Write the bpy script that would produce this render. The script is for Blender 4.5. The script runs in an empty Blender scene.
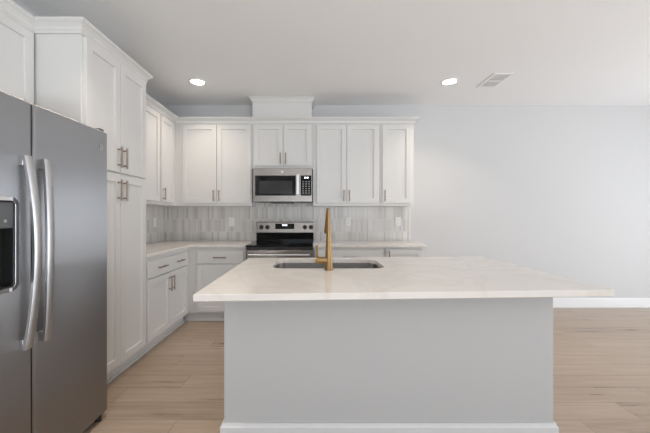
import bpy, bmesh, math
from mathutils import Vector, Matrix

S = bpy.context.scene
PI = math.pi

# ------------------------------------------------------------------ camera
H = 1.234
cam_d = bpy.data.cameras.new('camera')
cam_d.sensor_width = 36.0
cam_d.lens = 36.0 * 320.0 / 650.0
cam_d.shift_x = 9.0 / 650.0
cam_d.clip_start = 0.02
cam = bpy.data.objects.new('camera', cam_d)
S.collection.objects.link(cam)
cam.location = (0, 0, H)
cam.rotation_euler = (PI / 2, 0, 0)
S.camera = cam

# ------------------------------------------------------------------ world, daylight, exposure
S.view_settings.view_transform = 'Standard'
S.view_settings.look = 'None'
S.view_settings.gamma = 1.0
S.view_settings.use_curve_mapping = False
S.view_settings.exposure = 0.29
w = bpy.data.worlds.new('daylight_sky')
S.world = w
w.use_nodes = True
w.node_tree.nodes['Background'].inputs[0].default_value = (0.80, 0.88, 1.0, 1)
w.node_tree.nodes['Background'].inputs[1].default_value = 1.2


def area(name, loc, rot, sx, sy, power, col):
    l = bpy.data.lights.new(name, 'AREA')
    l.shape = 'RECTANGLE'
    l.size, l.size_y, l.energy, l.color = sx, sy, power, col
    o = bpy.data.objects.new(name, l)
    S.collection.objects.link(o)
    o.location, o.rotation_euler = loc, rot
    return o


# the room beyond the frame: windows in the right wall and glazed doors behind the camera
XL, XR, YB, YF, ZC = -2.07, 5.6, 4.34, -4.2, 2.74
area('daylight_window_right', (XR + 0.25, 1.7, 1.03), (0, PI / 2, 0), 2.0, 3.6, 74, (0.93, 0.96, 1.0))
area('daylight_doors_behind', (0.9, YF - 0.25, 1.15), (PI / 2, 0, 0), 4.6, 2.1, 24, (0.88, 0.95, 1.0))
# added fill lamps outside the openings, facing up to brighten the ceiling
area('ceiling_fill_behind', (1.4, YF - 1.5, 0.05), (PI, 0, 0), 5.0, 2.2, 720, (0.92, 0.97, 1.0))
area('ceiling_fill_right', (XR + 1.4, 1.7, 0.05), (PI, 0, 0), 2.2, 4.6, 20, (0.92, 0.96, 1.0))

# ------------------------------------------------------------------ materials


def mat(name, col, rough=0.5, metal=0.0, bump=0.0, bscale=200.0, spec=0.5, emit=0.0, vary=0.0):
    m = bpy.data.materials.new(name)
    m.use_nodes = True
    nt = m.node_tree
    b = nt.nodes['Principled BSDF']
    b.inputs['Base Color'].default_value = (*col, 1)
    b.inputs['Roughness'].default_value = rough
    b.inputs['Metallic'].default_value = metal
    b.inputs['Specular IOR Level'].default_value = spec
    if emit:
        b.inputs['Emission Color'].default_value = (*col, 1)
        b.inputs['Emission Strength'].default_value = emit
    tc = nt.nodes.new('ShaderNodeTexCoord')
    nz = nt.nodes.new('ShaderNodeTexNoise')
    nz.inputs['Scale'].default_value = bscale
    nt.links.new(tc.outputs['Object'], nz.inputs['Vector'])
    if bump:
        bp = nt.nodes.new('ShaderNodeBump')
        bp.inputs['Strength'].default_value = bump
        bp.inputs['Distance'].default_value = 0.001
        nt.links.new(nz.outputs['Fac'], bp.inputs['Height'])
        nt.links.new(bp.outputs['Normal'], b.inputs['Normal'])
    if vary:
        mx = nt.nodes.new('ShaderNodeMix')
        mx.data_type = 'RGBA'
        mx.inputs[6].default_value = (*[c * (1 - vary) for c in col], 1)
        mx.inputs[7].default_value = (*[min(1, c * (1 + vary)) for c in col], 1)
        nt.links.new(nz.outputs['Fac'], mx.inputs[0])
        nt.links.new(mx.outputs[2], b.inputs['Base Color'])
    return m


def steel(name, col, rough, sc, aniso=0.0):
    """brushed stainless steel: fine noise stretched along the brushing"""
    m = mat(name, col, rough, 1.0)
    nt = m.node_tree
    b = nt.nodes['Principled BSDF']
    tc = nt.nodes.new('ShaderNodeTexCoord')
    mp = nt.nodes.new('ShaderNodeMapping')
    mp.inputs['Scale'].default_value = sc
    nz = nt.nodes.new('ShaderNodeTexNoise')
    nz.inputs['Scale'].default_value = 1.0
    nz.inputs['Detail'].default_value = 3.0
    nt.links.new(tc.outputs['Object'], mp.inputs['Vector'])
    nt.links.new(mp.outputs['Vector'], nz.inputs['Vector'])
    mr = nt.nodes.new('ShaderNodeMapRange')
    mr.inputs['To Min'].default_value = rough * (0.97 if aniso else 0.8)
    mr.inputs['To Max'].default_value = rough * (1.03 if aniso else 1.25)
    nt.links.new(nz.outputs['Fac'], mr.inputs['Value'])
    nt.links.new(mr.outputs['Result'], b.inputs['Roughness'])
    if aniso:   # vertical brushing spreads reflections sideways only
        b.inputs['Anisotropic'].default_value = aniso
        tv = nt.nodes.new('ShaderNodeCombineXYZ')
        tv.inputs[1].default_value = 1.0
        nt.links.new(tv.outputs[0], b.inputs['Tangent'])
    bp = nt.nodes.new('ShaderNodeBump')
    bp.inputs['Strength'].default_value = 0.004 if aniso else 0.12
    bp.inputs['Distance'].default_value = 0.0006
    nt.links.new(nz.outputs['Fac'], bp.inputs['Height'])
    nt.links.new(bp.outputs['Normal'], b.inputs['Normal'])
    return m


def mnode(nt, op, a, b=None):
    n = nt.nodes.new('ShaderNodeMath')
    n.operation = op
    for i, v in enumerate((a, b)):
        if v is None:
            continue
        if isinstance(v, (int, float)):
            n.inputs[i].default_value = v
        else:
            nt.links.new(v, n.inputs[i])
    return n.outputs[0]


def tile_mat(name, axis):
    """narrow glazed tiles stacked upright; axis = 0 for a wall along x, 1 along y"""
    m = mat(name, (0.6, 0.6, 0.6), 0.16)
    nt = m.node_tree
    b = nt.nodes['Principled BSDF']
    tc = nt.nodes.new('ShaderNodeTexCoord')
    sp = nt.nodes.new('ShaderNodeSeparateXYZ')
    nt.links.new(tc.outputs['Object'], sp.inputs[0])
    u = mnode(nt, 'DIVIDE', sp.outputs[axis], 0.0262)
    v = mnode(nt, 'DIVIDE', mnode(nt, 'SUBTRACT', sp.outputs[2], 0.862), 0.167)
    fu, fv = mnode(nt, 'FRACT', u), mnode(nt, 'FRACT', v)
    iu, iv = mnode(nt, 'FLOOR', u), mnode(nt, 'FLOOR', v)
    cb = nt.nodes.new('ShaderNodeCombineXYZ')
    nt.links.new(iu, cb.inputs[0])
    nt.links.new(iv, cb.inputs[1])
    wn = nt.nodes.new('ShaderNodeTexWhiteNoise')
    wn.noise_dimensions = '2D'
    nt.links.new(cb.outputs[0], wn.inputs['Vector'])
    rp = nt.nodes.new('ShaderNodeValToRGB')
    e = rp.color_ramp.elements
    e[0].position, e[0].color = 0.0, (0.56, 0.535, 0.505, 1)
    e[1].position, e[1].color = 1.0, (0.76, 0.735, 0.70, 1)
    k = e.new(0.45)
    k.color = (0.68, 0.655, 0.625, 1)
    nt.links.new(wn.outputs['Value'], rp.inputs[0])
    # grout mask
    du = mnode(nt, 'ABSOLUTE', mnode(nt, 'SUBTRACT', fu, 0.5))
    dv = mnode(nt, 'ABSOLUTE', mnode(nt, 'SUBTRACT', fv, 0.5))
    g = mnode(nt, 'MAXIMUM', mnode(nt, 'GREATER_THAN', du, 0.455), mnode(nt, 'GREATER_THAN', dv, 0.490))
    mx = nt.nodes.new('ShaderNodeMix')
    mx.data_type = 'RGBA'
    nt.links.new(g, mx.inputs[0])
    nt.links.new(rp.outputs[0], mx.inputs[6])
    mx.inputs[7].default_value = (0.74, 0.73, 0.71, 1)
    nt.links.new(mx.outputs[2], b.inputs['Base Color'])
    nt.links.new(mnode(nt, 'ADD', mnode(nt, 'MULTIPLY', g, 0.5), 0.18), b.inputs['Roughness'])
    # each tile is a little pillowed and leans its own way
    hgt = mnode(nt, 'ADD', mnode(nt, 'MULTIPLY', mnode(nt, 'MULTIPLY', du, du), -2.0),
                mnode(nt, 'MULTIPLY', mnode(nt, 'MULTIPLY', fu, wn.outputs['Value']), 0.5))
    hgt = mnode(nt, 'SUBTRACT', hgt, mnode(nt, 'MULTIPLY', g, 0.5))
    bp = nt.nodes.new('ShaderNodeBump')
    bp.inputs['Strength'].default_value = 0.5
    bp.inputs['Distance'].default_value = 0.002
    nt.links.new(hgt, bp.inputs['Height'])
    nt.links.new(bp.outputs['Normal'], b.inputs['Normal'])
    return m


def floor_mat():
    m = mat('wood_plank_floor', (0.4, 0.3, 0.2), 0.42)
    nt = m.node_tree
    b = nt.nodes['Principled BSDF']
    tc = nt.nodes.new('ShaderNodeTexCoord')
    sp = nt.nodes.new('ShaderNodeSeparateXYZ')
    nt.links.new(tc.outputs['Object'], sp.inputs[0])
    v = mnode(nt, 'DIVIDE', mnode(nt, 'ADD', sp.outputs[1], 0.06), 0.182)
    iv, fv = mnode(nt, 'FLOOR', v), mnode(nt, 'FRACT', v)
    wr = nt.nodes.new('ShaderNodeTexWhiteNoise')
    wr.noise_dimensions = '1D'
    nt.links.new(iv, wr.inputs['W'])
    u = mnode(nt, 'ADD', mnode(nt, 'DIVIDE', sp.outputs[0], 1.22), wr.outputs['Value'])
    iu, fu = mnode(nt, 'FLOOR', u), mnode(nt, 'FRACT', u)
    cb = nt.nodes.new('ShaderNodeCombineXYZ')
    nt.links.new(iu, cb.inputs[0])
    nt.links.new(iv, cb.inputs[1])
    wn = nt.nodes.new('ShaderNodeTexWhiteNoise')
    wn.noise_dimensions = '2D'
    nt.links.new(cb.outputs[0], wn.inputs['Vector'])
    # grain: noise stretched along the plank, shifted plank by plank
    gx = mnode(nt, 'ADD', mnode(nt, 'MULTIPLY', sp.outputs[0], 1.6), mnode(nt, 'MULTIPLY', wn.outputs['Value'], 37.0))
    gy = mnode(nt, 'MULTIPLY', sp.outputs[1], 24.0)
    cg = nt.nodes.new('ShaderNodeCombineXYZ')
    nt.links.new(gx, cg.inputs[0])
    nt.links.new(gy, cg.inputs[1])
    nz = nt.nodes.new('ShaderNodeTexNoise')
    nz.inputs['Scale'].default_value = 1.0
    nz.inputs['Detail'].default_value = 6.0
    nz.inputs['Roughness'].default_value = 0.62
    nz.inputs['Distortion'].default_value = 0.6
    nt.links.new(cg.outputs[0], nz.inputs['Vector'])
    t = mnode(nt, 'ADD', mnode(nt, 'MULTIPLY', nz.outputs['Fac'], 0.95), mnode(nt, 'MULTIPLY', wn.outputs['Value'], 0.22))
    rp = nt.nodes.new('ShaderNodeValToRGB')
    e = rp.color_ramp.elements
    e[0].position, e[0].color = 0.30, (0.30, 0.22, 0.16, 1)
    e[1].position, e[1].color = 0.85, (0.50, 0.39, 0.30, 1)
    k = e.new(0.52)
    k.color = (0.405, 0.305, 0.226, 1)
    nt.links.new(t, rp.inputs[0])
    dv = mnode(nt, 'ABSOLUTE', mnode(nt, 'SUBTRACT', fv, 0.5))
    du = mnode(nt, 'ABSOLUTE', mnode(nt, 'SUBTRACT', fu, 0.5))
    g = mnode(nt, 'MAXIMUM', mnode(nt, 'GREATER_THAN', dv, 0.489), mnode(nt, 'GREATER_THAN', du, 0.4985))
    mx = nt.nodes.new('ShaderNodeMix')
    mx.data_type = 'RGBA'
    nt.links.new(mnode(nt, 'MULTIPLY', g, 0.6), mx.inputs[0])
    nt.links.new(rp.outputs[0], mx.inputs[6])
    mx.inputs[7].default_value = (0.13, 0.09, 0.06, 1)
    nt.links.new(mx.outputs[2], b.inputs['Base Color'])
    nt.links.new(mnode(nt, 'ADD', mnode(nt, 'MULTIPLY', nz.outputs['Fac'], 0.16), 0.22), b.inputs['Roughness'])
    bp = nt.nodes.new('ShaderNodeBump')
    bp.inputs['Strength'].default_value = 0.25
    bp.inputs['Distance'].default_value = 0.001
    nt.links.new(mnode(nt, 'SUBTRACT', nz.outputs['Fac'], g), bp.inputs['Height'])
    nt.links.new(bp.outputs['Normal'], b.inputs['Normal'])
    return m


def quartz_mat(name='cream_quartz'):
    m = mat(name, (0.80, 0.76, 0.72), 0.14)
    nt = m.node_tree
    b = nt.nodes['Principled BSDF']
    tc = nt.nodes.new('ShaderNodeTexCoord')
    mp = nt.nodes.new('ShaderNodeMapping')
    mp.inputs['Rotation'].default_value = (0, 0, 0.6)
    nt.links.new(tc.outputs['Object'], mp.inputs['Vector'])
    nz = nt.nodes.new('ShaderNodeTexNoise')
    nz.inputs['Scale'].default_value = 1.7
    nz.inputs['Detail'].default_value = 7.0
    nz.inputs['Distortion'].default_value = 1.6
    nt.links.new(mp.outputs['Vector'], nz.inputs['Vector'])
    d = mnode(nt, 'ABSOLUTE', mnode(nt, 'SUBTRACT', nz.outputs['Fac'], 0.5))
    rp = nt.nodes.new('ShaderNodeValToRGB')
    e = rp.color_ramp.elements
    e[0].position, e[0].color = 0.0, (0.755, 0.705, 0.655, 1)
    e[1].position, e[1].color = 0.05, (0.80, 0.755, 0.71, 1)
    nt.links.new(d, rp.inputs[0])
    nt.links.new(rp.outputs[0], b.inputs['Base Color'])
    return m


M = {
    'wall': mat('wall_paint', (0.63, 0.63, 0.63), 0.85, bump=0.15, bscale=350),
    'ceil': mat('ceiling_paint', (0.88, 0.88, 0.88), 0.9, bump=0.2, bscale=300),
    'trim': mat('trim_paint', (0.86, 0.86, 0.86), 0.4, bump=0.02),
    'cab': mat('cabinet_paint', (0.71, 0.70, 0.685), 0.38, bump=0.02),
    'island': mat('island_paint', (0.55, 0.55, 0.55), 0.6, bump=0.08, bscale=350),
    'islandtrim': mat('island_baseboard_paint', (0.74, 0.74, 0.74), 0.4, bump=0.02),
    'gapdark': mat('cabinet_gap', (0.30, 0.29, 0.28), 0.8, bump=0.02),
    'nickel': mat('brushed_nickel', (0.34, 0.28, 0.235), 0.34, 1.0, bump=0.02),
    'brass': mat('brushed_brass', (0.33, 0.215, 0.10), 0.36, 1.0, bump=0.03, bscale=500),
    'steel_v': steel('stainless_steel_door', (0.37, 0.37, 0.38), 0.40, (3, 160, 3), 1.0),
    'steel_h': steel('stainless_steel_appliance', (0.29, 0.265, 0.245), 0.26, (4, 4, 400)),
    'steel_bar': mat('satin_steel_bar', (0.60, 0.60, 0.61), 0.36, 1.0, bump=0.02),
    'steel_sink': mat('sink_steel', (0.42, 0.40, 0.385), 0.28, 1.0, bump=0.03),
    'chrome': mat('bright_chrome', (0.82, 0.82, 0.83), 0.10, 1.0, bump=0.01),
    'black_glass': mat('black_glass', (0.006, 0.006, 0.006), 0.06, spec=0.22, bump=0.01),
    'window_glass': mat('dark_oven_window', (0.035, 0.034, 0.033), 0.12, spec=0.3, bump=0.01),
    'black': mat('black_plastic', (0.012, 0.012, 0.012), 0.45, bump=0.02),
    'grey_panel': mat('dark_grey_panel', (0.11, 0.115, 0.12), 0.25, bump=0.01),
    'case': mat('dark_grey_case', (0.09, 0.09, 0.095), 0.45, bump=0.03),
    'plate': mat('white_plastic', (0.88, 0.88, 0.87), 0.35, bump=0.01),
    'slot': mat('dark_slot', (0.10, 0.10, 0.10), 0.6, bump=0.01),
    'digits': mat('lit_digits', (0.95, 0.97, 1.0), 0.5, emit=2.5),
    'print': mat('grey_print', (0.30, 0.30, 0.30), 0.5, bump=0.01),
    'lens': mat('lamp_lens', (1.0, 0.93, 0.83), 0.5, emit=14.0),
    'ring': mat('burner_ring', (0.05, 0.05, 0.05), 0.2, bump=0.01),
    'vent_dark': mat('vent_opening', (0.50, 0.50, 0.50), 0.8, bump=0.01),
    'quartz': quartz_mat(),
    'tile_x': tile_mat('stacked_tile_back', 0),
    'tile_y': tile_mat('stacked_tile_side', 1),
    'floor': floor_mat(),
}

# ------------------------------------------------------------------ mesh helpers


def bx(bm, x0, x1, y0, y1, z0, z1, bev=0.0, seg=1):
    r = bmesh.ops.create_cube(bm, size=1.0)
    vs = r['verts']
    for v in vs:
        v.co = Vector((x0 + (v.co.x + .5) * (x1 - x0), y0 + (v.co.y + .5) * (y1 - y0), z0 + (v.co.z + .5) * (z1 - z0)))
    if bev:
        es = list({e for v in vs for e in v.link_edges})
        bmesh.ops.bevel(bm, geom=es, offset=bev, segments=seg, affect='EDGES', profile=0.5)
    return vs


def cyl(bm, p0, p1, r0, r1=None, n=20, cap=True):
    p0, p1 = Vector(p0), Vector(p1)
    r1 = r0 if r1 is None else r1
    d = p1 - p0
    q = d.to_track_quat('Z', 'Y').to_matrix().to_4x4()
    mt = Matrix.Translation((p0 + p1) / 2) @ q
    bmesh.ops.create_cone(bm, cap_ends=cap, segments=n, radius1=r0, radius2=r1, depth=d.length, matrix=mt)


def tube(bm, pts, rad, n=16, flat=1.0, up=Vector((0, 0, 1))):
    """rings along a path; rad is a list of radii; flat squashes the ring across the side axis"""
    rings = []
    pts = [Vector(p) for p in pts]
    for i, p in enumerate(pts):
        t = (pts[min(i + 1, len(pts) - 1)] - pts[max(i - 1, 0)]).normalized()
        s = t.cross(up)
        if s.length < 1e-4:
            s = t.cross(Vector((1, 0, 0)))
        s.normalize()
        u = s.cross(t).normalized()
        rings.append([bm.verts.new(p + s * math.cos(a) * rad[i] * flat + u * math.sin(a) * rad[i])
                      for a in [2 * PI * k / n for k in range(n)]])
    for a, b in zip(rings, rings[1:]):
        for k in range(n):
            bm.faces.new((a[k], a[(k + 1) % n], b[(k + 1) % n], b[k]))
    bm.faces.new(list(reversed(rings[0])))
    bm.faces.new(rings[-1])


def slab(bm, outer, hole, z0, z1):
    """a flat slab from an outer outline and an optional hole outline"""
    loops = [outer] + ([hole] if hole else [])
    for z, flip in ((z1, False), (z0, True)):
        es = []
        layer = []
        for lp in loops:
            vs = [bm.verts.new((p[0], p[1], z)) for p in lp]
            layer.append(vs)
            for i in range(len(vs)):
                es.append(bm.edges.new((vs[i], vs[(i + 1) % len(vs)])))
        bmesh.ops.triangle_fill(bm, edges=es, use_beauty=True)
        if not flip:
            top = layer
        else:
            bot = layer
    for a, b in zip(top, bot):
        n = len(a)
        for i in range(n):
            bm.faces.new((a[i], a[(i + 1) % n], b[(i + 1) % n], b[i]))


def rrect(x0, x1, y0, y1, r, n=8):
    pts = []
    for cx, cy, a0 in ((x1 - r, y1 - r, 0), (x0 + r, y1 - r, PI / 2), (x0 + r, y0 + r, PI), (x1 - r, y0 + r, 1.5 * PI)):
        for k in range(n + 1):
            a = a0 + PI / 2 * k / n
            pts.append((cx + r * math.cos(a), cy + r * math.sin(a)))
    return pts


def obj(name, bm, m, parent=None, bevel=0.0, smooth=False):
    bmesh.ops.recalc_face_normals(bm, faces=bm.faces)
    me = bpy.data.meshes.new(name)
    bm.to_mesh(me)
    bm.free()
    for mm in (m if isinstance(m, (list, tuple)) else [m]):
        me.materials.append(mm)
    if smooth:
        me.polygons.foreach_set('use_smooth', [True] * len(me.polygons))
        me.set_sharp_from_angle(angle=math.radians(38))
    o = bpy.data.objects.new(name, me)
    S.collection.objects.link(o)
    if parent:
        o.parent = parent
    if bevel:
        md = o.modifiers.new('edge', 'BEVEL')
        md.width, md.segments, md.limit_method, md.angle_limit = bevel, 2, 'ANGLE', math.radians(35)
        md.harden_normals = False
    return o


def boxo(name, dims, m, parent=None, bevel=0.0):
    bm = bmesh.new()
    bx(bm, *dims)
    return obj(name, bm, m, parent, bevel)


def tag(o, label, cat, group=None):
    o['label'], o['category'] = label, cat
    if group:
        o['group'] = group
    return o


def thing(name, label, cat, loc=(0, 0, 0), rz=0.0, group=None):
    o = bpy.data.objects.new(name, None)
    o.empty_display_size = 0.1
    S.collection.objects.link(o)
    o.location, o.rotation_euler = loc, (0, 0, rz)
    return tag(o, label, cat, group)


def struct(name, dims_list, m, bevel=0.0):
    bm = bmesh.new()
    for d in dims_list:
        bx(bm, *d)
    o = obj(name, bm, m, None, bevel)
    o['kind'] = 'structure'
    return o


def copy_thing(o, parent=None):
    c = o.copy()
    S.collection.objects.link(c)
    if parent:
        c.parent = parent
    for ch in [k for k in S.objects if k.parent == o]:
        copy_thing(ch, c)
    return c


# ------------------------------------------------------------------ room shell
T = 0.12
struct('floor', [(XL - T, XR + T, YF - T, YB + T, -0.1, 0)], M['floor'])
struct('ceiling', [(XL - T, XR + T, YF - T, YB + T, ZC, ZC + 0.1)], M['ceil'])
struct('wall_back', [(XL - T, XR + T, YB, YB + T, 0, ZC)], M['wall'])
struct('wall_left', [(XL - T, XL, YF, YB, 0, ZC)], M['wall'])
WY0, WY1, WZ0, WZ1 = -0.1, 3.5, 0.0, 2.05
struct('wall_right', [(XR, XR + T, YF, WY0, 0, ZC), (XR, XR + T, WY1, YB, 0, ZC),
                      (XR, XR + T, WY0, WY1, WZ1, ZC)], M['wall'])
DX0, DX1, DZ = -1.4, 3.2, 2.2
struct('wall_front', [(XL, DX0, YF - T, YF, 0, ZC), (DX1, XR, YF - T, YF, 0, ZC), (DX0, DX1, YF - T, YF, DZ, ZC)], M['wall'])
# window frames (outside the frame, they shape the daylight)
struct('door_2', [(XR + .03, XR + .08, y, y + .05, WZ0, WZ1) for y in (WY0, 1.675, WY1 - .05)] +
       [(XR + .03, XR + .08, WY0, WY1, z, z + .05) for z in (WZ0 + .001, WZ1 - .05)], M['trim'])
struct('door_1', [(x, x + .07, YF - .08, YF - .03, 0, DZ) for x in (DX0, 0.865, DX1 - .07)] +
       [(DX0, DX1, YF - .08, YF - .03, DZ - .07, DZ)], M['trim'])


def baseboard(name, segs):
    bm = bmesh.new()
    for s in segs:
        bx(bm, *s)
    o = obj(name, bm, M['trim'], None, 0.004)
    o['kind'] = 'structure'


baseboard('baseboard_back', [(1.28, XR, YB - .015, YB, 0, 0.118), (1.28, XR, YB - .010, YB, 0.118, 0.132)])
baseboard('baseboard_right', [(XR - .015, XR, YF, WY0, 0, 0.13), (XR - .015, XR, WY1, YB - .016, 0, 0.13)])
baseboard('baseboard_left', [(XL, XL + .015, YF + .016, 1.03, 0, 0.13)])

# ------------------------------------------------------------------ cabinets


def shaker_bm(x0, x1, z0, z1, stile=0.058, t=0.020, rec=0.012, ch=0.006, back=0.001):
    """shaker panel: flat stiles and rails around a recessed panel; front at y = -(back + t)"""
    bm = bmesh.new()
    yb, yf = -back, -(back + t)

    def ring(a, y):
        return [bm.verts.new(p) for p in ((x0 + a, y, z0 + a), (x1 - a, y, z0 + a), (x1 - a, y, z1 - a), (x0 + a, y, z1 - a))]
    e = 0.0025
    rs = [ring(0, yb), ring(0, yf + e), ring(e, yf), ring(stile, yf), ring(stile + ch * .35, yf + rec)]
    for a, b in zip(rs, rs[1:]):
        for k in range(4):
            bm.faces.new((a[k], a[(k + 1) % 4], b[(k + 1) % 4], b[k]))
    bm.faces.new(rs[-1])
    bm.faces.new(list(reversed(rs[0])))
    return bm


def pull(parent, x, z, vertical, y=-0.021, L=0.15):
    bm = bmesh.new()
    so, r = 0.030, 0.0070
    c = 0.048 * L / 0.13
    if vertical:
        cyl(bm, (x, y - so, z - L / 2), (x, y - so, z + L / 2), r, n=12)
        for s in (-c, c):
            cyl(bm, (x, y + .0005, z + s), (x, y - so, z + s), 0.0058, n=10)
    else:
        cyl(bm, (x - L / 2, y - so, z), (x + L / 2, y - so, z), r, n=12)
        for s in (-c, c):
            cyl(bm, (x + s, y + .0005, z), (x + s, y - so, z), 0.0058, n=10)
    return obj('handle', bm, M['nickel'], parent, smooth=True)


def cabinet(name, label, cat, loc, rz, W, D, z0, z1, fronts, group=None, toe=True, extra=None):
    """local x along the width (0..W), front face at y = 0, body behind it; fronts = (kind, x0, x1, z0, z1, [(hx, hz, vertical, L)])"""
    t = thing(name, label, cat, loc, rz, group)
    boxo('body', (0, W, 0, D, z0, z1), M['cab'], t, 0.0015)
    if z0 > 0.05 and toe and z0 < 0.2:
        bm = bmesh.new()
        bx(bm, 0, W, 0.062, D, 0, z0 - 0.0005)
        bx(bm, 0, W, 0.046, 0.0615, 0, 0.018)
        obj('toe_kick', bm, M['cab'], t)
    for f in fronts:
        kind, x0, x1, a, b, hs = f[:6]
        st = 0.058 if kind == 'door' else 0.030
        if kind == 'slab_drawer':
            bm = bmesh.new()
            bx(bm, x0, x1, -0.021, -0.001, a, b, 0.0025)
            d = obj('drawer', bm, M['cab'], t)
        else:
            d = obj(kind, shaker_bm(x0, x1, a, b, stile=st), M['cab'], t)
        for hx, hz, vert, L in hs:
            pull(d, hx, hz, vert, L=L)
    return t


R90 = PI / 2      # local x -> +y, local -y -> +x (fronts face the room from the left wall)
CB = 0.875        # carcass top
CT = 0.905        # worktop top
g = 0.0015

# tall pantry cabinet on the left wall
TX = -1.491
cabinet('pantry_cabinet', 'tall white pantry cabinet with four shaker doors, right beside the refrigerator', 'cabinet',
        (TX, 2.03, 0), R90, 0.758, TX - XL - .001, 0.105, 2.43,
        [('door', .018, .3765, 1.562, 2.385, [(.345, 1.675, True, .155)]),
         ('door', .3815, .740, 1.562, 2.385, [(.413, 1.675, True, .155)]),
         ('door', .018, .3765, 0.125, 1.548, [(.345, 1.43, True, .155)]),
         ('door', .3815, .740, 0.125, 1.548, [(.413, 1.43, True, .155)])])
# cabinet over the fridge
cabinet('over_fridge_cabinet', 'white two-door cabinet hung above the refrigerator', 'cabinet',
        (-1.79, 1.06, 0), R90, 0.968, -1.79 - XL - .001, 1.80, 2.43,
        [('door', .02, .482, 1.82, 2.385, [(.452, 1.90, True, .15)]),
         ('door', .487, .949, 1.82, 2.385, [(.517, 1.90, True, .15)])])
# left wall uppers
UX = -1.77
cabinet('wall_cabinet', 'white upper cabinet on the left wall, directly behind the tall pantry cabinet', 'cabinet',
        (UX, 2.79, 0), R90, 0.823, UX - XL - .001, 1.368, 2.445,
        [('door', .012, .402, 1.402, 2.387, [(.372, 1.495, True, .14)]),
         ('door', .407, .803, 1.402, 2.387, [])], 'white wall cabinets')
cabinet('wall_cabinet', 'narrow single-door white upper cabinet on the left wall, in the corner', 'cabinet',
        (UX, 3.614, 0), R90, 0.724, UX - XL - .001, 1.368, 2.445,
        [('door', .012, .318, 1.402, 2.387, [(.045, 1.495, True, .14)])], 'white wall cabinets')
# back wall uppers
UY = 4.035
UD = YB - UY - .001


def upper(label, x0, x1, z0, fronts, zt=2.387, group='white wall cabinets', name='wall_cabinet'):
    cabinet(name, label, 'cabinet', (x0, UY, 0), 0, x1 - x0, UD, z0, 2.445,
            [('door', a - x0, b - x0, z0 + .034, zt, [(h - x0, hz, True, .14) for h, hz in hs]) for a, b, hs in fronts], group)


upper('white two-door upper cabinet left of the microwave', -1.7695, -.806, 1.368,
      [(-1.678, -1.249, [(-1.281, 1.495)]), (-1.244, -.818, [(-1.213, 1.495)])])
upper('short white two-door cabinet directly above the microwave', -.804, -.040, 1.837,
      [(-.775, -.4145, [(-.446, 1.96)]), (-.4095, -.058, [(-.380, 1.96)])])
upper('white two-door upper cabinet right of the microwave', -.038, .803, 1.368,
      [(.008, .383, [(.352, 1.495)]), (.388, .786, [(.420, 1.495)])])
upper('single-door white upper cabinet at the right end of the row', .805, 1.232, 1.368,
      [(.832, 1.192, [(.864, 1.495)])])

# base cabinets
BY = 3.74
BD = YB - BY - .001
BXF = -1.491
cabinet('base_cabinet', 'white base cabinet on the left wall with one wide two-handled drawer over two doors', 'cabinet',
        (BXF, 2.79, 0), R90, 0.949, BXF - XL - .001, 0.105, CB - .001,
        [('slab_drawer', .022, .862, .688, .832, [(.255, .760, False, .15), (.655, .760, False, .15)]),
         ('door', .022, .4395, .125, .672, [(.412, .565, True, .15)]),
         ('door', .4445, .862, .125, .672, [(.472, .565, True, .15)])], 'white base cabinets')


def base(label, x0, x1, fronts):
    cabinet('base_cabinet', label, 'cabinet', (x0, BY, 0), 0, x1 - x0, BD, 0.105, CB - .001,
            [(k, a - x0, b - x0, c, d, [(h[0] - x0, h[1], h[2], h[3]) for h in hs]) for k, a, b, c, d, hs in fronts],
            'white base cabinets')


base('white base cabinet left of the range with one drawer over a door', -1.60, -.822,
     [('slab_drawer', -1.385, -.842, .688, .832, [(-1.112, .760, False, .15)]),
      ('door', -1.385, -.842, .125, .672, [(-.872, .565, True, .15)])])
base('white base cabinet right of the range, mostly hidden behind the island', -.030, .800,
     [('slab_drawer', -.012, .782, .688, .845, [(.385, .760, False, .15)]),
      ('door', -.012, .3825, .125, .672, [(.353, .565, True, .15)]),
      ('door', .3875, .782, .125, .672, [(.417, .565, True, .15)])])
base('white base cabinet with one tall door at the right end of the counter', .802, 1.258,
     [('door', .815, 1.240, .125, .850, [(.850, .775, True, .13)])])

# ------------------------------------------------------------------ crown moulding


def sweep(bm, path, prof, side=1):
    """profile (offset, z) swept along an open xy path with mitred corners; offset goes to the right of travel * side"""
    P = [Vector(p) for p in path]
    nrm = []
    for a, b in zip(P, P[1:]):
        d = (b - a).normalized()
        nrm.append(Vector((d.y, -d.x)) * side)
    cols = []
    for i, p in enumerate(P):
        if i == 0:
            mvec = nrm[0]
        elif i == len(P) - 1:
            mvec = nrm[-1]
        else:
            s = nrm[i - 1] + nrm[i]
            mvec = s / (1 + nrm[i - 1].dot(nrm[i]))
        cols.append([bm.verts.new((p.x + mvec.x * o, p.y + mvec.y * o, z)) for o, z in prof])
    n = len(prof)
    for a, b in zip(cols, cols[1:]):
        for k in range(n):
            bm.faces.new((a[k], a[(k + 1) % n], b[(k + 1) % n], b[k]))
    bm.faces.new(cols[0])
    bm.faces.new(list(reversed(cols[-1])))


e0 = 0.0012


def crown_prof(z0, z1, p):
    hh = z1 - z0
    return [(e0, z0), (.010, z0), (.010, z0 + hh * .22), (.014, z0 + hh * .26), (.018, z0 + hh * .45), (p * .72, z0 + hh * .68),
            (p * .90, z0 + hh * .74), (p * .90, z0 + hh * .80), (p, z0 + hh * .84), (p, z1), (e0, z1)]


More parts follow.
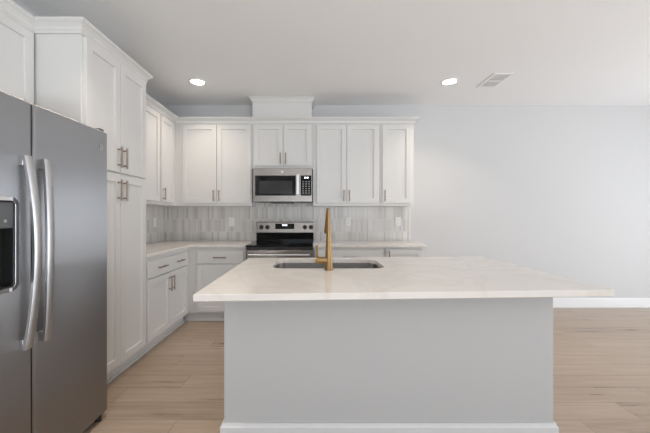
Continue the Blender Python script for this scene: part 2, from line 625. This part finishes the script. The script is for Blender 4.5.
bm = bmesh.new()
sweep(bm, [(-1.79, 1.06), (-1.79, 2.03), (TX, 2.03), (TX, 2.788), (UX + .05, 2.788)], crown_prof(2.392, 2.474, .046), 1)
tag(obj('crown_moulding', bm, M['cab']), 'white crown moulding stepping around the tops of the fridge and pantry cabinets', 'moulding',
    'crown mouldings')
bm = bmesh.new()
sweep(bm, [(UX, 2.84), (UX, UY), (1.2335, UY), (1.2335, YB - .002)], crown_prof(2.404, 2.474, .055), 1)
tag(obj('crown_moulding', bm, M['cab']), 'white crown moulding running over the corner and back wall cabinets', 'moulding', 'crown mouldings')

# boxed duct above the microwave cabinet, up to the ceiling
t = thing('duct_cover', 'white boxed duct cover above the microwave cabinet, reaching the ceiling', 'duct cover', (-.428, 4.04, 2.446))
boxo('box', (-.376, .376, .010, .298, 0, ZC - 2.446 - .002), M['cab'], t, .002)
bm = bmesh.new()
sweep(bm, [(-.376, .298), (-.376, .010), (.376, .010), (.376, .298)], crown_prof(.235, ZC - 2.446 - .002, .040), 1)
bmesh.ops.recalc_face_normals(bm, faces=bm.faces)
obj('crown', bm, M['cab'], t)

# ------------------------------------------------------------------ backsplash
tag(boxo('tile_backsplash', (XL + .011, 1.267, YB - .009, YB - .001, CT, 1.4365), M['tile_x']),
    'grey stacked-tile backsplash on the back wall behind the range', 'backsplash')
tag(boxo('tile_backsplash', (XL + .001, XL + .009, 2.79, YB - .0095, CT, 1.367), M['tile_y']),
    'grey stacked-tile backsplash on the left wall', 'backsplash')
tag(boxo('edge_trim', (1.2675, 1.275, YB - .011, YB - .001, CT, 1.367), M['trim']),
    'thin white edge strip finishing the right end of the backsplash', 'edge strip')

# ------------------------------------------------------------------ worktops
CF = 3.703   # front edge of the back worktop
bm = bmesh.new()
slab(bm, [(XL + .001, 2.7895), (-1.463, 2.7895), (-1.463, CF), (-.814, CF), (-.814, YB - .0005), (XL + .001, YB - .0005)], None, CB, CT - .0005)
tag(obj('countertop', bm, M['quartz'], None, .003), 'L-shaped cream quartz countertop in the corner left of the range', 'countertop')
bm = bmesh.new()
slab(bm, [(-.036, CF), (1.285, CF), (1.285, YB - .0005), (-.036, YB - .0005)], None, CB, CT - .0005)
tag(obj('countertop', bm, M['quartz'], None, .003), 'straight cream quartz countertop between the range and the bare wall', 'countertop')

# ------------------------------------------------------------------ island
isl = thing('kitchen_island', 'light grey painted kitchen island with a plain front panel and baseboard', 'island', (0, 0, 0))
IX0, IX1, IY0, IY1 = -.493, 1.272, 1.715, 2.53
bm = bmesh.new()
slab(bm, [(IX0, IY0), (IX1, IY0), (IX1, IY1), (IX0, IY1)], [(IX0 + .1, IY0 + .1), (IX1 - .1, IY0 + .1), (IX1 - .1, IY1 - .02), (IX0 + .1, IY1 - .02)], 0, CB - .0005)
obj('body', bm, M['island'], isl, .003)
bm = bmesh.new()
sweep(bm, [(IX0, IY1), (IX0, IY0), (IX1, IY0), (IX1, IY1)], [(e0, 0.001), (.017, .001), (.017, .112), (.012, .119), (.009, .131), (e0, .131)], 1)
obj('baseboard', bm, M['islandtrim'], isl)
for i, (a, b) in enumerate(((-.47, .10), (.105, .68), (.685, 1.25))):
    bm = shaker_bm(-b, -a, .12, .86)
    d = obj('door', bm, M['cab'], isl)
    d.location = (0, IY1, 0)
    d.rotation_euler = (0, 0, PI)
    pull(d, -b + .03, .76, True)

SX0, SX1, SY0, SY1 = -.290, .448, 2.030, 2.475
bm = bmesh.new()
slab(bm, [(-.518, 1.346), (1.340, 1.436), (1.372, 2.645), (-.535, 2.537)], rrect(SX0, SX1, SY0, SY1, .085), CB, CT)
tag(obj('island_countertop', bm, M['quartz'], None, .003), 'large cream quartz slab on the island with a sink cut into it', 'countertop')

# sink
t = thing('kitchen_sink', 'stainless steel undermount sink set into the island countertop', 'sink', ((SX0 + SX1) / 2, (SY0 + SY1) / 2, CB - .215))
bm = bmesh.new()
hx, hy = (SX1 - SX0) / 2 + .006, (SY1 - SY0) / 2 + .006
lv = [(.0, .214, .085), (.004, .06, .085), (.012, .02, .08), (.035, .002, .07)]
rings = []
for ins, z, r in [(-.022, .2145, .1)] + lv:
    rings.append([bm.verts.new((x, y, z)) for x, y in rrect(-hx + ins, hx - ins, -hy + ins, hy - ins, r)])
for a, b in zip(rings, rings[1:]):
    for k in range(len(a)):
        bm.faces.new((a[k], a[(k + 1) % len(a)], b[(k + 1) % len(a)], b[k]))
bm.faces.new(rings[-1])
bmesh.ops.recalc_face_normals(bm, faces=bm.faces)
sk = obj('bowl', bm, M['steel_sink'], t, smooth=True)
md = sk.modifiers.new('thickness', 'SOLIDIFY')
md.thickness, md.offset = .0012, 0
bm = bmesh.new()
cyl(bm, (0, 0, .003), (0, 0, .006), .045, n=28)
cyl(bm, (0, 0, .006), (0, 0, .010), .018, n=20)
obj('drain', bm, M['chrome'], t, smooth=True)

# faucet
t = thing('faucet', 'brass pull-down faucet with a tapering body and side lever on the island', 'faucet', (.079, 1.968, CT))
bm = bmesh.new()
cyl(bm, (0, 0, 0), (0, 0, .005), .0285, n=28)
obj('base_ring', bm, M['brass'], t, smooth=True)
bm = bmesh.new()
tube(bm, [(0, 0, .005), (0, 0, .04), (-.0005, .002, .12), (-.001, .006, .25), (-.002, .010, .34), (-.002, .013, .372)],
     [.0255, .0235, .0195, .0135, .0105, .0095], n=20, up=Vector((0, 1, 0)))
obj('body', bm, M['brass'], t, smooth=True)
bm = bmesh.new()
tube(bm, [(-.002, .010, .366), (-.004, .030, .374), (-.005, .062, .362), (-.007, .095, .335), (-.008, .118, .306)],
     [.0085, .0095, .0100, .0105, .0105], n=16, up=Vector((1, 0, 0)))
obj('spout', bm, M['brass'], t, smooth=True)
bm = bmesh.new()
tube(bm, [(-.0082, .119, .305), (-.010, .150, .262), (-.0115, .172, .228), (-.012, .176, .221)],
     [.0112, .0125, .0140, .0125], n=16, up=Vector((1, 0, 0)))
obj('spray_head', bm, M['brass'], t, smooth=True)
bm = bmesh.new()
tube(bm, [(-.012, 0, .060), (-.060, 0, .060), (-.078, 0, .060), (-.083, 0, .060)], [.0215, .0210, .0210, .0185], n=20)
obj('valve', bm, M['brass'], t, smooth=True)
bm = bmesh.new()
tube(bm, [(-.073, .004, .073), (-.073, .010, .100), (-.074, .026, .150)], [.0080, .0076, .0066], n=12, up=Vector((0, 1, 0)))
obj('lever', bm, M['brass'], t, smooth=True)

# ------------------------------------------------------------------ range
RX, RY = -.415, 3.645     # centre, front of the cooktop
t = thing('electric_range', 'stainless steel electric range with a black glass top and backguard', 'range', (RX, RY, 0))
W2 = .382
boxo('body', (-W2 + .002, W2 - .002, .045, .675, .03, .885), M['case'], t, .002)
boxo('cooktop', (-W2, W2, 0, .632, .889, .907), M['black_glass'], t, .004)
boxo('vent_trim', (-W2 + .002, W2 - .002, .008, .044, .850, .8885), M['black'], t, .002)
d = boxo('oven_door', (-W2 + .002, W2 - .002, .004, .044, .215, .848), M['steel_h'], t, .004)
boxo('door_window', (-.27, .27, .001, .0038, .36, .66), M['black_glass'], d)
bm = bmesh.new()
tube(bm, [(-.345, -.045, .800), (.345, -.045, .800)], [.0135, .0135], n=16)
for s in (-.32, .32):
    bx(bm, s - .012, s + .012, -.042, .0035, .790, .810, .002)
obj('handle', bm, M['steel_bar'], d, smooth=True)
d = boxo('storage_drawer', (-W2 + .002, W2 - .002, .004, .044, .06, .208), M['steel_h'], t, .004)
for sx in (-.33, .33):
    for sy in (.09, .6):
        bm = bmesh.new()
        cyl(bm, (sx, sy, 0), (sx, sy, .0298), .015, n=12)
        obj('foot', bm, M['black'], t)
# backguard: black lower face, stainless control panel leaning back a little
bm = bmesh.new()
vs = [[bm.verts.new((x, y, z)) for y, z in [(.6335, .8895), (.6335, .93), (.628, 1.012), (.676, 1.012), (.676, .8895)]] for x in (-W2, W2)]
for k in range(5):
    bm.faces.new((vs[0][k], vs[0][(k + 1) % 5], vs[1][(k + 1) % 5], vs[1][k]))
bm.faces.new(vs[0])
bm.faces.new(vs[1])
obj('backguard', bm, M['black_glass'], t, .002)
bm = bmesh.new()
vs = [[bm.verts.new((x, y, z)) for y, z in [(.604, 1.0125), (.600, 1.022), (.614, 1.156), (.626, 1.163), (.676, 1.163), (.676, 1.0125)]] for x in (-W2, W2)]
for k in range(6):
    bm.faces.new((vs[0][k], vs[0][(k + 1) % 6], vs[1][(k + 1) % 6], vs[1][k]))
bm.faces.new(vs[0])
bm.faces.new(vs[1])
cp = obj('control_panel', bm, M['steel_h'], t, .003)


def pface(z):   # y of the leaning panel face at height z
    return .600 + (z - 1.022) * (.014 / .134)


bm = bmesh.new()
bx(bm, -.127, .127, -.002, .002, -.036, .036, .0008)
o = obj('display', bm, M['black_glass'], cp)
o.location = (0, pface(1.104) - .0015, 1.104)
o.rotation_euler = (-.104, 0, 0)
bm = bmesh.new()
for x in (-.030, -.014, .006, .022):
    for (a, b, c, dd) in ((0, .010, 0, .002), (0, .010, .0085, .0105), (0, .010, .017, .019), (0, .002, 0, .019), (.008, .010, 0, .019)):
        bx(bm, x + a, x + b, -.0026, -.0022, c + .005, dd + .005)
bx(bm, -.001, .001, -.0026, -.0022, .010, .012)
bx(bm, -.001, .001, -.0026, -.0022, .017, .019)
dg = obj('clock_digits', bm, M['digits'], cp)
dg.location, dg.rotation_euler = o.location, o.rotation_euler
for x in (-.311, -.231, .267, .347):
    bm = bmesh.new()
    cyl(bm, (0, 0, 0), (0, -.006, 0), .029, .029, n=28)
    cyl(bm, (0, -.006, 0), (0, -.026, 0), .024, .021, n=28)
    bx(bm, -.006, .006, -.036, -.024, -.021, .021, .002)
    kn = obj('knob', bm, M['black'], cp, smooth=True)
    kn.location = (x, pface(1.092) - .0005, 1.092)
    kn.rotation_euler = (-.104, 0, 0)
for x, y, r in ((-.19, .17, .105), (.19, .17, .085), (-.19, .45, .08), (.19, .45, .105), (0, .50, .05)):
    bm = bmesh.new()
    n = 48
    ra = [[bm.verts.new((x + q * math.cos(2 * PI * k / n), y + q * math.sin(2 * PI * k / n), .9073)) for k in range(n)] for q in (r, r - .003)]
    for k in range(n):
        bm.faces.new((ra[0][k], ra[0][(k + 1) % n], ra[1][(k + 1) % n], ra[1][k]))
    obj('burner_ring', bm, M['ring'], t)

# ------------------------------------------------------------------ microwave
t = thing('microwave', 'stainless steel over-the-range microwave with a black window and keypad', 'microwave', (-.411, 3.93, 1.418))
w2 = .362
boxo('body', (-w2 + .002, w2 - .002, .022, .398, 0.004, .415), M['steel_h'], t, .002)
bm = bmesh.new()
# front frame with openings for the window and the keypad
FX = [-w2, -.337, .163, .222, .355, w2]
FZ = [0.0, .072, .320, .409]
for (a, b, c, dd) in ((0, 5, 2, 3), (0, 5, 0, 1), (0, 1, 1, 2), (2, 3, 1, 2), (4, 5, 1, 2)):
    bx(bm, FX[a], FX[b], 0, .021, FZ[c], FZ[dd])
bmesh.ops.remove_doubles(bm, verts=bm.verts, dist=.0001)
fr = obj('front_frame', bm, M['steel_h'], t)
wd = boxo('door_glass', (-.3365, .1625, .003, .0208, .0725, .3195), M['black_glass'], t)
boxo('window', (-.285, .120, .0022, .003, .095, .255), M['window_glass'], wd)
cpn = boxo('keypad', (.2225, .3545, .003, .0208, .0725, .3195), M['black_glass'], t)
bm = bmesh.new()
for x in (.268, .280, .296, .308):
    for (a, b, c, dd) in ((0, .008, 0, .002), (0, .008, .007, .009), (0, .008, .014, .016), (0, .0016, 0, .016), (.0064, .008, 0, .016)):
        bx(bm, x + a, x + b, .0022, .0029, .286 + c, .286 + dd)
obj('clock_digits', bm, M['digits'], cpn)
for r in range(6):
    for c in range(3):
        boxo('button', (.243 + c * .037, .263 + c * .037, .0022, .0029, .098 + r * .028, .110 + r * .028), M['print'], cpn)
bm = bmesh.new()
bx(bm, .172, .205, -.032, -.018, .083, .332, .005, 3)
for z in (.10, .30):
    bx(bm, .180, .197, -.0185, .0025, z, z + .02, .001)
obj('handle', bm, M['steel_bar'], t)
bm = bmesh.new()
cyl(bm, (-.002, 0, .365), (-.002, -.0018, .365), .0125, n=24)
obj('badge', bm, M['steel_bar'], t, smooth=True)
bm = bmesh.new()
bx(bm, -.34, -.17, .03, .30, -.003, .0035)
bx(bm, -.16, .12, .03, .36, -.012, .0035)
bx(bm, .15, .34, .03, .30, -.003, .0035)
obj('underside_filter', bm, M['black'], t)

# ------------------------------------------------------------------ refrigerator
FXD = -1.283    # door face
t = thing('refrigerator', 'stainless steel side-by-side refrigerator with a dispenser in its left door', 'refrigerator', (FXD, 1.075, 0))
boxo('case', (-(FXD - XL) + .03, -.082, .006, .894, .03, 1.745), M['case'], t, .003)
bm = bmesh.new()
bx(bm, -.70, -.055, .02, .88, .0, .0295)
for y in (.04, .86):
    cyl(bm, (-.035, y, 0.0), (-.035, y, .030), .018, n=14)
obj('base_grille', bm, M['black'], t)


def door_bm(y0, y1, z0, z1, bulge=.006, r=.006, th=.070):
    bm = bmesh.new()
    n = 60
    prof = []
    for k in range(n + 1):
        f = k / n
        y = y0 + (y1 - y0) * f
        s = min(f, 1 - f) * (y1 - y0)
        x = bulge * (1 - (2 * f - 1) ** 2) - bulge
        if s < r:
            q = 1 - s / r
            x -= r * (1 - math.sqrt(max(0, 1 - q * q))) * .8
        prof.append((x, y))
    # denser corners
    pts = [(-th, y0)] + prof + [(-th, y1)]
    top = [bm.verts.new((x, y, z1)) for x, y in pts]
    bot = [bm.verts.new((x, y, z0)) for x, y in pts]
    m_ = len(pts)
    for i in range(m_):
        bm.faces.new((bot[i], bot[(i + 1) % m_], top[(i + 1) % m_], top[i]))
    bm.faces.new(top)
    bm.faces.new(list(reversed(bot)))
    return bm


YS = .380
d2 = obj('fridge_door', door_bm(YS + .004, .906, .045, 1.748), M['steel_v'], t, .004, smooth=True)
d1 = obj('freezer_door', door_bm(.002, YS - .004, .045, 1.748), M['steel_v'], t, .004, smooth=True)
boxo('gap_shade_strip', (-.068, -.012, YS - .0036, YS + .0036, .05, 1.743), M['black'], t)  # black strip standing in for the shade in the gap between the doors
# opening for the dispenser, cut through the face of the freezer door
cut = boxo('cutter', (-.055, .05, .056, .290, .935, 1.300), M['black'], t)
md = d1.modifiers.new('opening', 'BOOLEAN')
md.object, md.operation, md.solver = cut, 'DIFFERENCE', 'EXACT'
dgr = bpy.context.evaluated_depsgraph_get()
nm = bpy.data.meshes.new_from_object(d1.evaluated_get(dgr))
d1.modifiers.clear()
d1.data = nm
bpy.data.objects.remove(cut)
# recess liner and control face
bm = bmesh.new()
th = .003
bx(bm, -.0545, -.050, .069, .301, .936, 1.299)
bx(bm, -.050, -.006, .069, .069 + th, .936, 1.299)
bx(bm, -.050, -.006, .301 - th, .301, .936, 1.299)
bx(bm, -.050, -.006, .069, .301, .936, .940)
bx(bm, -.050, -.006, .069, .301, 1.295, 1.299)
obj('dispenser_recess', bm, M['black'], d1)
bm = bmesh.new()
bx(bm, -.049, -.004, .073, .297, 1.185, 1.294, .002)
obj('dispenser_controls', bm, M['grey_panel'], d1)
for y in (.105, .145, .185, .225, .262):
    bm = bmesh.new()
    cyl(bm, (-.0039, y, 1.215), (-.0030, y, 1.215), .007, n=16)
    obj('dispenser_button', bm, M['print'], d1)
bm = bmesh.new()
bx(bm, -.045, -.030, .165, .205, .99, 1.14, .003)
obj('dispenser_paddle', bm, M['grey_panel'], d1)
# chrome surround
bm = bmesh.new()
ro, ri = rrect(.052, .318, .918, 1.317, .034), rrect(.069, .301, .935, 1.300, .020)
lo = [[bm.verts.new((x, a, b)) for a, b in q] for q, x in ((ro, -.004), (ro, .003), (ri, .003), (ri, -.012))]
n = len(ro)
for a, b in zip(lo, lo[1:] + lo[:1]):
    for k in range(n):
        bm.faces.new((a[k], a[(k + 1) % n], b[(k + 1) % n], b[k]))
obj('dispenser_frame', bm, M['chrome'], d1, .001, smooth=True)


for o in list(S.objects):
    if o.name.startswith('dispenser_'):
        o.location.y = -.012


def fridge_handle(y, lean, parent):
    bm = bmesh.new()
    n = 22
    z0, z1 = .655, 1.500
    rings = []
    for k in range(n + 1):
        f = k / n
        z = z0 + (z1 - z0) * f
        b = math.sin(PI * f)
        xo = .030 + .034 * b ** .8          # outer face
        xi = xo - .017
        yy = y + lean * b * (.013 if lean > 0 else .020)
        hw = .0195
        ring = [(xi, yy - hw), (xi, yy + hw), (xo - .004, yy + hw), (xo, yy + hw * .6), (xo, yy - hw * .6), (xo - .004, yy - hw)]
        rings.append([bm.verts.new((a, c, z)) for a, c in ring])
    for a, b in zip(rings, rings[1:]):
        for k in range(6):
            bm.faces.new((a[k], a[(k + 1) % 6], b[(k + 1) % 6], b[k]))
    bm.faces.new(rings[0])
    bm.faces.new(list(reversed(rings[-1])))
    for z in (z0 + .001, z1 - .046):
        bx(bm, -.008, .018, y - .0175, y + .0175, z, z + .045, .002)
    bmesh.ops.recalc_face_normals(bm, faces=bm.faces)
    obj('handle', bm, M['steel_bar'], parent, .001, smooth=True)


fridge_handle(YS - .056, 1, d1)
fridge_handle(YS + .044, -1, d2)
# round badge with a monogram-like curl
bm = bmesh.new()
cyl(bm, (-.006, .838, 1.650), (-.0030, .838, 1.650), .023, n=28)
bd = obj('badge', bm, M['steel_bar'], d2, smooth=True)
bm = bmesh.new()
for r in (.0205,):
    n = 28
    ra = [[bm.verts.new((-.0027, .838 + q * math.cos(2 * PI * k / n), 1.650 + q * math.sin(2 * PI * k / n))) for k in range(n)] for q in (r, r - .0022)]
    for k in range(n):
        bm.faces.new((ra[0][k], ra[0][(k + 1) % n], ra[1][(k + 1) % n], ra[1][k]))
for cy, cz, r, a0, a1 in ((.8325, 1.650, .0085, .6, 5.4), (.8450, 1.6545, .0048, .8, 4.9), (.8450, 1.6450, .0048, 1.5, 5.6)):
    tube(bm, [(-.0027, cy + r * math.cos(a0 + (a1 - a0) * k / 10), cz + r * math.sin(a0 + (a1 - a0) * k / 10)) for k in range(11)], [.0009] * 11, n=6, up=Vector((1, 0, 0)))
obj('badge_monogram', bm, M['case'], d2)
boxo('hinge_cover', (-.07, -.02, .855, .892, 1.7495, 1.768), M['case'], t, .003)
boxo('hinge_cover', (-.07, -.02, .010, .050, 1.7495, 1.768), M['case'], t, .003)

# ------------------------------------------------------------------ wall outlets


def outlet(label, loc, rz, first=[None]):
    if first[0] is None:
        t = thing('wall_outlet', label, 'outlet', loc, rz, 'white outlets on the backsplash')
        bm = bmesh.new()
        bx(bm, -.037, .037, -.006, 0, -.060, .060, .003, 2)
        obj('cover_plate', bm, M['plate'], t)
        for z in (-.021, .021):
            bm = bmesh.new()
            slab(bm, rrect(-.016, .016, -.0135, .0135, .006, 4), None, 0, .0015)
            so = obj('socket', bm, M['plate'], t)
            so.location, so.rotation_euler = (0, -.0062, z), (R90, 0, 0)
            bm = bmesh.new()
            bx(bm, -.0075, -.0055, -.001, .006, .0016, .002)
            bx(bm, .0055, .0075, -.001, .005, .0016, .002)
            cyl(bm, (0, -.007, .0016), (0, -.007, .002), .0022, n=10)
            obj('slots', bm, M['slot'], so)
        first[0] = t
        return
    c = copy_thing(first[0])
    c.location, c.rotation_euler = loc, (0, 0, rz)
    c['label'] = label


outlet('white wall outlet left of the range', (-1.142, YB - .0095, 1.160), 0)
outlet('white wall outlet nearer the range, on its right side', (.433, YB - .0095, 1.165), 0)
outlet('white wall outlet at the right end of the backsplash', (1.108, YB - .0095, 1.165), 0)
outlet('white wall outlet on the left wall tiles', (XL + .0095, 4.085, 1.160), R90)

# ------------------------------------------------------------------ ceiling fittings


def downlight(label, x, y, watts):
    t = thing('recessed_light', label, 'ceiling light', (x, y, ZC), 0, 'recessed ceiling lights')
    bm = bmesh.new()
    n = 40
    lo = [[bm.verts.new((r * math.cos(2 * PI * k / n), r * math.sin(2 * PI * k / n), z)) for k in range(n)]
          for r, z in ((.092, -.0005), (.090, -.006), (.074, -.009), (.070, -.004), (.070, -.0005))]
    for a, b in zip(lo, lo[1:] + lo[:1]):
        for k in range(n):
            bm.faces.new((a[k], a[(k + 1) % n], b[(k + 1) % n], b[k]))
    obj('trim_ring', bm, M['plate'], t, smooth=True)
    bm = bmesh.new()
    cyl(bm, (0, 0, -.0010), (0, 0, -.0045), 0.0695, n=40)
    obj('lens', bm, M['lens'], t)
    l = bpy.data.lights.new('downlight_beam', 'AREA')
    l.spread = math.radians(112)
    l.shape, l.size, l.energy, l.color = 'DISK', .14, watts, (1.0, .86, .70)
    o = bpy.data.objects.new('downlight_beam', l)
    S.collection.objects.link(o)
    o.parent = t
    o.location = (0, 0, -.012)


downlight('round recessed light in the ceiling near the left cabinets', -1.322, 3.575, 2.7)
downlight('round recessed light in the ceiling beside the air vent', 1.487, 3.565, 3.8)
downlight('added recessed light over the aisle beside the refrigerator, an unseen fill for the left side', -.85, 1.62, 5.0)  # unseen lamp, added to brighten the left side

t = thing('ceiling_vent', 'white rectangular louvred air vent in the ceiling', 'air vent', (1.975, 3.545, ZC))
bm = bmesh.new()
slab(bm, rrect(-.105, .105, -.185, .185, .004, 2), [(-.080, -.155), (.080, -.155), (.080, .155), (-.080, .155)], -.008, -.0005)
obj('frame', bm, M['plate'], t, .002)
boxo('opening', (-.0795, .0795, -.1545, .1545, -.0020, -.0008), M['vent_dark'], t)
boxo('divider', (-.079, .079, -.004, .004, -.0085, -.0022), M['plate'], t)
for k in range(8):
    for s in (-1, 1):
        bm = bmesh.new()
        bx(bm, -.079, .079, -.0055, .0055, -.0006, .0006)
        o = obj('slat', bm, M['plate'], t)
        o.location = (0, s * (.016 + k * .0178), -.0065)
        o.rotation_euler = (.10, 0, 0)
